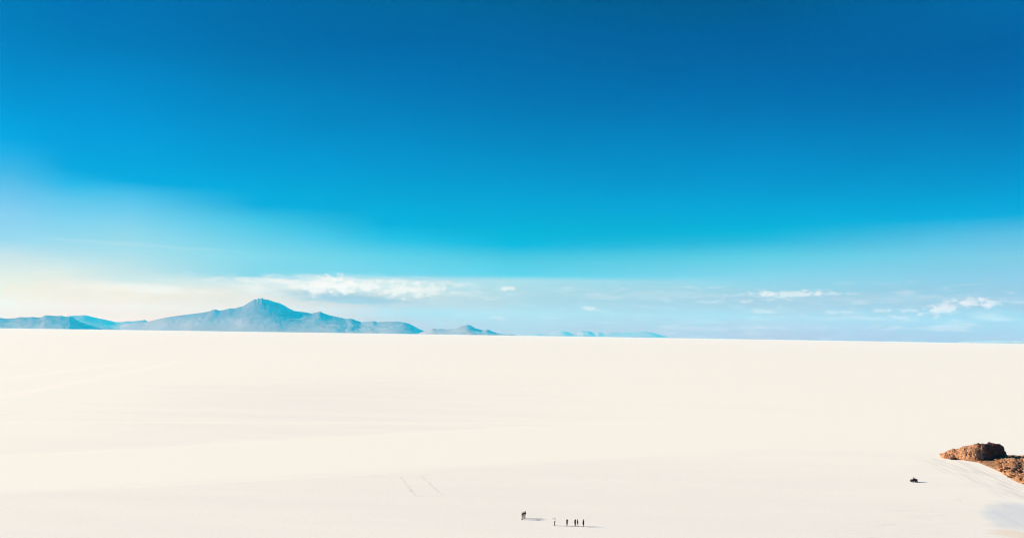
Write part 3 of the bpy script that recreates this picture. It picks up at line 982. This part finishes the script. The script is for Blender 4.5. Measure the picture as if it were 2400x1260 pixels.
def person(loc, rz, label, group, pose=None, scale=1.0, top='black', top_sleeve=1.0, legs='black', leg_to=1.0, shoes='black', hair='short', skirt=False, hips=1.0, name='person', slim=1.0):
    J = {k: Vector(v) for k, v in {**BASE, **(pose or {})}.items()}
    root = empty(name, loc, rz, label=label, cat='person', group=group)
    root.scale = (scale,) * 3
    nk, hd = J['neck'], J['head']
    up = (hd - nk).normalized()
    up = (up + Vector((0, 0, 0.8))).normalized()
    fw = Vector((0, 1, 0))
    if 'look' in J:
        fw = J['look'].normalized()
    fw = (fw - up * fw.dot(up)).normalized()
    rt = fw.cross(up).normalized()
    HR = Matrix((rt, fw, up)).transposed().to_4x4()

    def hp(x, y, z):
        return hd + rt * x + fw * y + up * z
    tors = [J['pelvis'] + Vector((0, 0, -.07)), J['pelvis'], J['waist'], J['chest'], J['chest'].lerp(nk, .55), nk + Vector((0, 0, -.02)), nk + (hd - nk) * .35]
    tr = [(.13, .10), (.165, .115), (.135 * slim, .10), (.165 * slim, .118), (.150 * slim, .10), (.07, .065), (.054, .056)]

    def limb(bm, a, b, c, r, add=0.0, upto=2.0):
        a, b, c = J[a], J[b], J[c]
        p = [a, a.lerp(b, .35), a.lerp(b, .75), b, b.lerp(c, .3), b.lerp(c, .65), c]
        pos = [0, .35, .75, 1, 1.3, 1.65, 2.0]
        n = [k for k, q in enumerate(pos) if q <= upto + 1e-6]
        loft(bm, [p[k] for k in n], [r[k] + add for k in n])
    LEG = [.088, .084, .064, .056, .058, .048, .038]
    ARM = [.054, .048, .043, .038, .039, .033, .027]
    bm = bmesh.new()
    loft(bm, tors, tr, ref=(J['shR'] - J['shL']).normalized())
    for s in 'LR':
        sg = -1 if s == 'L' else 1
        limb(bm, 'hip' + s, 'knee' + s, 'ank' + s, LEG)
        limb(bm, 'sh' + s, 'elb' + s, 'wr' + s, ARM)
        loft(bm, [J['chest'].lerp(nk, .6), J['sh' + s]], [.07, .056])
        an = J['ank' + s]
        loft(bm, [an + Vector((0, -.045, -.045)), an + Vector((0, .04, -.045)), an + Vector((0, .15, -.058))], [(.034, .034), (.042, .034), (.036, .022)])
        hand(bm, J['elb' + s], J['wr' + s], sg, 'grip' in J)
    # head with jaw, nose, brow and ears
    ball(bm, hp(0, -.008, .03), (.074, .092, .092), HR)
    loft(bm, [hp(0, .012, .02), hp(0, .03, -.06), hp(0, .045, -.095)], [(.066, .07), (.052, .055), (.028, .026)], ref=rt)
    loft(bm, [hp(0, .080, .02), hp(0, .094, -.016)], [.009, .0125])
    loft(bm, [hp(-.04, .078, .034), hp(.04, .078, .034)], [.012, .012])
    for sg in (-1, 1):
        ball(bm, hp(sg * .077, -.005, -.005), (.012, .022, .034), HR, seg=10)
    fused('body', bm, .0065, M['skin'], root)
    for sg in (-1, 1):
        bm = bmesh.new()
        ball(bm, hp(sg * .031, .078, .008), (.014, .012, .009), HR, seg=10)
        from_bm('eye', bm, M['eye'], root)
    bm = bmesh.new()
    ball(bm, hp(0, .082, -.052), (.024, .012, .009), HR, seg=10)
    from_bm('mouth', bm, M['lip'], root)
    # hair
    bm = bmesh.new()
    ball(bm, hp(0, -.032, .052), (.081, .082, .084), HR)
    loft(bm, [hp(0, -.065, .03), hp(0, -.072, -.05)], [(.07, .042), (.056, .028)], ref=rt)
    if hair == 'long':
        loft(bm, [hp(0, -.05, .02), hp(0, -.085, -.10), hp(0, -.10, -.24)], [(.08, .05), (.088, .045), (.07, .03)], ref=rt)
    fused('hair', bm, .011, M['hair'], root)
    # clothes
    bm = bmesh.new()
    loft(bm, tors[:6], [(a + .02, b + .02) for a, b in tr[:5]] + [(.085, .08)], ref=(J['shR'] - J['shL']).normalized())
    for s in 'LR':
        limb(bm, 'sh' + s, 'elb' + s, 'wr' + s, ARM, .016, top_sleeve)
        loft(bm, [J['chest'].lerp(nk, .6), J['sh' + s]], [.085, .07])
    fused('shirt', bm, .012, M[top], root)
    bm = bmesh.new()
    loft(bm, [J['pelvis'] + Vector((0, 0, -.10)), J['pelvis'], J['pelvis'].lerp(J['waist'], .7)], [(.155 * hips, .125 * hips), (.188 * hips, .138 * hips), (.162, .124)])
    if skirt:
        pl = J['pelvis']
        loft(bm, [pl + Vector((0, 0, .06)), pl + Vector((0, 0, -.12)), pl + Vector((0, 0, -.34)), pl + Vector((0, 0, -.42))], [(.17, .13), (.21, .18), (.25, .22), (.20, .18)])
    else:
        for s in 'LR':
            limb(bm, 'hip' + s, 'knee' + s, 'ank' + s, LEG, .022, leg_to)
    fused('skirt' if skirt else 'trousers', bm, .012, M[legs], root)
    for s in 'LR':
        an = J['ank' + s]
        bm = bmesh.new()
        loft(bm, [an + Vector((0, -.05, -.04)), an + Vector((0, .04, -.04)), an + Vector((0, .165, -.052))], [(.043, .043), (.05, .042), (.044, .030)])
        loft(bm, [an + Vector((0, -.01, -.04)), an + Vector((0, -.005, .03))], [.05, .047])
        fused('shoe', bm, .011, M[shoes], root)
    return root


def spot(x, y):
    return at(x, y)


G1, G2 = 'people huddled together on the salt', 'people spread in a row on the salt'
STRIDE = dict(kneeL=(-.12, .07, .49), ankL=(-.15, .10, .085), kneeR=(.12, -.02, .49), ankR=(.16, -.14, .085))
WIDE = dict(kneeL=(-.14, .03, .49), ankL=(-.19, -.01, .085), kneeR=(.14, .03, .49), ankR=(.19, -.01, .085))
FOLD = dict(elbL=(-.245, .05, 1.15), wrL=(-.08, .22, 1.17), elbR=(.245, .05, 1.15), wrR=(.10, .24, 1.12))
POCKET = dict(elbL=(-.28, -.07, 1.14), wrL=(-.20, .08, .96), elbR=(.28, -.07, 1.14), wrR=(.20, .08, .96))
FILM = dict(elbL=(-.20, .26, 1.32), wrL=(-.08, .44, 1.53), elbR=(.20, .26, 1.32), wrR=(.08, .44, 1.53))
POINT = dict(elbL=(-.24, .20, 1.22), wrL=(-.20, .42, 1.12))
r90 = R(90)
# the huddle of three
person(spot(1223.6, 1216.6), R(-75), 'person in black, nearest the viewer at the left of the huddle of three', G1, {**STRIDE, **FOLD}, 1.02, 'black', 2, 'black', 2)
person(spot(1227.7, 1214.8), R(160), 'person in dark brown jacket and grey trousers in the middle of the huddle of three', G1, {**FOLD}, 1.02, 'brown', 2, 'grey', 2, hair='short')
person(spot(1230.7, 1213.3), R(120), 'person in black jacket and pale trousers at the right of the huddle of three', G1, {**POCKET}, 1.02, 'black', 2, 'pale', 2)
# the row of five
person(spot(1300.2, 1230.6), R(80), 'person in white shirt and black trousers holding both hands up in front', G2, {**FILM, **WIDE}, 1.04, 'white', 2, 'black', 2)
person(spot(1328.9, 1231.4), R(-150), 'person in dark top and knee shorts with legs apart, standing alone in the row', G2, {**WIDE, **FOLD}, .95, 'black', 1.0, 'black', 1.0, hair='long')
person(spot(1348.2, 1232.2), R(150), 'slim long-haired person in black with one arm out, left one of the close pair', G2, {**POINT}, .97, 'black', 1.0, 'black', 1.65, hair='long', slim=.92)
person(spot(1353.6, 1232.4), R(-120), 'person in black sleeveless top with pale lower legs, right one of the close pair', G2, {**STRIDE, **POCKET}, .94, 'black', .35, 'black', .35, shoes='grey')
person(spot(1367.3, 1232.5), R(40), 'person in a dark flared skirt at the right end of the row of five', G2,
       dict(kneeL=(-.06, .02, .49), ankL=(-.055, -.01, .085), kneeR=(.06, .02, .49), ankR=(.055, -.01, .085)), .95, 'black', .35, 'black', 1.0, skirt=True, slim=.92)

# ------------------------------------------------------------------ quad bike
def quad(loc, rz):
    t = empty('quad_bike', loc, rz, label='dark red quad bike with a black rear box, standing alone on the white salt', cat='quad bike')
    bm = bmesh.new()
    for sx in (-1, 1):
        loft(bm, [(sx * .17, -.72, .46), (sx * .19, -.2, .36), (sx * .19, .3, .36), (sx * .17, .78, .52)], [.03] * 4, n=10)
        loft(bm, [(sx * .17, -.62, .40), (sx * .38, -.63, .33)], [.035, .03], n=8)
        loft(bm, [(sx * .17, .62, .42), (sx * .38, .63, .33)], [.03, .03], n=8)
        loft(bm, [(sx * .16, .55, .72), (sx * .36, .63, .36)], [.035, .035], n=8)
        loft(bm, [(sx * .16, -.5, .72), (sx * .36, -.62, .36)], [.035, .035], n=8)
    for y in (-.62, .62, 0):
        loft(bm, [(-.18, y, .42), (.18, y, .42)], [.03, .03], n=8)
    from_bm('frame', bm, M['steel'], t)
    bm = bmesh.new()
    box(bm, (0, .02, .50), (.34, .52, .32), bevel=.05)
    box(bm, (0, -.25, .45), (.26, .36, .22), bevel=.04)
    from_bm('engine', bm, M['steel'], t)
    bm = bmesh.new()
    loft(bm, [(0, .08, .72), (0, .30, .78), (0, .52, .80), (0, .84, .72)], [(.10, .10), (.17, .12), (.20, .11), (.15, .07)])
    from_bm('bodywork', bm, M['red'], t)
    for y in (.63, -.63):
        for sx in (-1, 1):
            bm = bmesh.new()
            n = 12
            prof = []
            for k in range(n + 1):
                a = R(18 + 146 * k / n)
                prof.append((y + .42 * math.cos(a), .34 + .39 * math.sin(a)))
            grid = []
            for (yy, zz) in prof:
                grid.append([bm.verts.new((sx * xx, yy, zz - dz)) for xx, dz in ((.16, 0), (.36, .0), (.54, .02), (.58, .07))])
            for g0, g1 in zip(grid, grid[1:]):
                for k in range(3):
                    bm.faces.new((g0[k], g0[k + 1], g1[k + 1], g1[k]))
            bmesh.ops.solidify(bm, geom=bm.faces[:], thickness=.02)
            bmesh.ops.recalc_face_normals(bm, faces=bm.faces)
            from_bm('fender', bm, M['red'], t)
    bm = bmesh.new()
    loft(bm, [(0, .06, .80), (0, -.12, .80), (0, -.40, .83), (0, -.62, .86)], [(.12, .06), (.16, .07), (.17, .07), (.15, .06)])
    from_bm('seat', bm, M['vinyl'], t)
    bm = bmesh.new()
    loft(bm, [(0, .36, .80), (0, .27, 1.0)], [.03, .025], n=8)
    loft(bm, [(-.38, .14, 1.05), (-.22, .24, 1.07), (-.08, .27, 1.0), (.08, .27, 1.0), (.22, .24, 1.07), (.38, .14, 1.05)], [.016] * 6, n=8)
    hb = from_bm('handlebar', bm, M['steel'], t)
    for sx in (-1, 1):
        bm = bmesh.new()
        loft(bm, [(sx * .27, .21, 1.065), (sx * .39, .135, 1.05)], [.022, .022], n=10)
        from_bm('grip', bm, M['dark_plastic'], hb)
    bm = bmesh.new()
    for x in (-.3, -.1, .1, .3):
        loft(bm, [(x, .42, .88), (x, .80, .88), (x, 1.0, .98)], [.014] * 3, n=8)
    for y, z in ((.42, .88), (.62, .88), (.80, .88), (1.0, .98)):
        loft(bm, [(-.34, y, z), (.34, y, z)], [.014] * 2, n=8)
    for sx in (-1, 1):
        loft(bm, [(sx * .16, .62, .72), (sx * .2, .62, .88)], [.014] * 2, n=8)
    from_bm('front_rack', bm, M['steel'], t)
    bm = bmesh.new()
    for x in (-.3, -.1, .1, .3):
        loft(bm, [(x, -.45, .88), (x, -1.0, .88)], [.014] * 2, n=8)
    for y in (-.45, -.7, -1.0):
        loft(bm, [(-.34, y, .88), (.34, y, .88)], [.014] * 2, n=8)
    from_bm('rear_rack', bm, M['steel'], t)
    bm = bmesh.new()
    box(bm, (0, -.80, .76), (.62, .50, .36), bevel=.06)
    from_bm('cargo_box', bm, M['dark_plastic'], t)
    bm = bmesh.new()
    for sx in (-1, 1):
        loft(bm, [(sx * .18, .74, .42), (sx * .22, .96, .46), (sx * .20, .95, .76)], [.018] * 3, n=8)
    for z in (.46, .60, .76):
        loft(bm, [(-.22, .96, z), (.22, .96, z)], [.018] * 2, n=8)
    from_bm('front_bumper', bm, M['steel'], t)
    for sx in (-1, 1):
        bm = bmesh.new()
        ball(bm, (sx * .15, .90, .72), (.065, .04, .055), seg=12)
        from_bm('headlight', bm, M['lens'], t)
        for y in (.63, -.63):
            bm = bmesh.new()
            nseg, prof = 40, [(-.115, .19), (-.125, .25), (-.11, .295), (-.06, .315), (0, .32), (.06, .315), (.11, .295), (.125, .25), (.115, .19), (.09, .175), (-.09, .175)]
            rg = []
            for k in range(nseg):
                a = 2 * math.pi * k / nseg
                kn = .012 if k % 2 else 0
                rg.append([bm.verts.new((q[0], (q[1] + (kn if q[1] > .28 else 0)) * math.cos(a), (q[1] + (kn if q[1] > .28 else 0)) * math.sin(a))) for q in prof])
            for k in range(nseg):
                a_, b_ = rg[k], rg[(k + 1) % nseg]
                for j in range(len(prof)):
                    bm.faces.new((a_[j], a_[(j + 1) % len(prof)], b_[(j + 1) % len(prof)], b_[j]))
            bmesh.ops.recalc_face_normals(bm, faces=bm.faces)
            w = from_bm('wheel', bm, M['tyre'], t)
            w.location = (sx * .44, y, .325)
            bm = bmesh.new()
            loft(bm, [(-.06, 0, 0), (.06, 0, 0)], [.18, .18], ref=Vector((0, 1, 0)), n=28, dome=False)
            for sd in (-1, 1):
                loft(bm, [(sd * .055, 0, 0), (sd * .10, 0, 0)], [.05, .035], ref=Vector((0, 1, 0)), n=14, dome=False)
                for k in range(5):
                    a = 2 * math.pi * k / 5
                    loft(bm, [(sd * .064, .05 * math.cos(a), .05 * math.sin(a)), (sd * .064, .15 * math.cos(a), .15 * math.sin(a))], [.018, .022], n=8)
            from_bm('rim', bm, M['rim'], w)
    return t


qloc, qrz = spot(2142.0, 1128.8), R(97)
quad(qloc, qrz)
Mq = Matrix.Translation(qloc) @ Matrix.Rotation(qrz, 4, 'Z')
bm = bmesh.new()
ball(bm, (0, 0, .14), (.22, .17, .17))
loft(bm, [(0, -.12, .08), (0, .13, .10)], [(.2, .12), (.17, .10)])
loft(bm, [(-.14, .14, .06), (-.15, .19, .16), (-.13, .12, .26)], [.025] * 3, n=8)
loft(bm, [(.14, .14, .06), (.15, .19, .16), (.13, .12, .26)], [.025] * 3, n=8)
bg = fused('backpack', bm, .014, M['bag'], None)
bg.location = Mq @ Vector((0, -.36, .88))
bg.rotation_euler = (0, 0, qrz)
tag(bg, 'dark reddish backpack lying on the quad bike seat behind the rider', 'backpack')
person(Mq @ Vector((0, -.06, 0)), qrz, 'person in dark clothes riding the quad bike, leaning over its handlebar', None,
       dict(pelvis=(0, -.06, .93), waist=(0, -.03, 1.05), chest=(0, .05, 1.20), neck=(0, .11, 1.34), head=(0, .16, 1.47),
            hipL=(-.11, -.03, .91), kneeL=(-.24, .34, .82), ankL=(-.28, .22, .44), hipR=(.11, -.03, .91), kneeR=(.24, .34, .82), ankR=(.28, .22, .44),
            shL=(-.17, .09, 1.29), grip=(0, 0, 1), elbL=(-.29, .01, 1.07), wrL=(-.325, .115, 1.115), shR=(.17, .09, 1.29), elbR=(.29, .01, 1.07), wrR=(.325, .115, 1.115)),
       .97, 'brown', 2, 'black', 2)
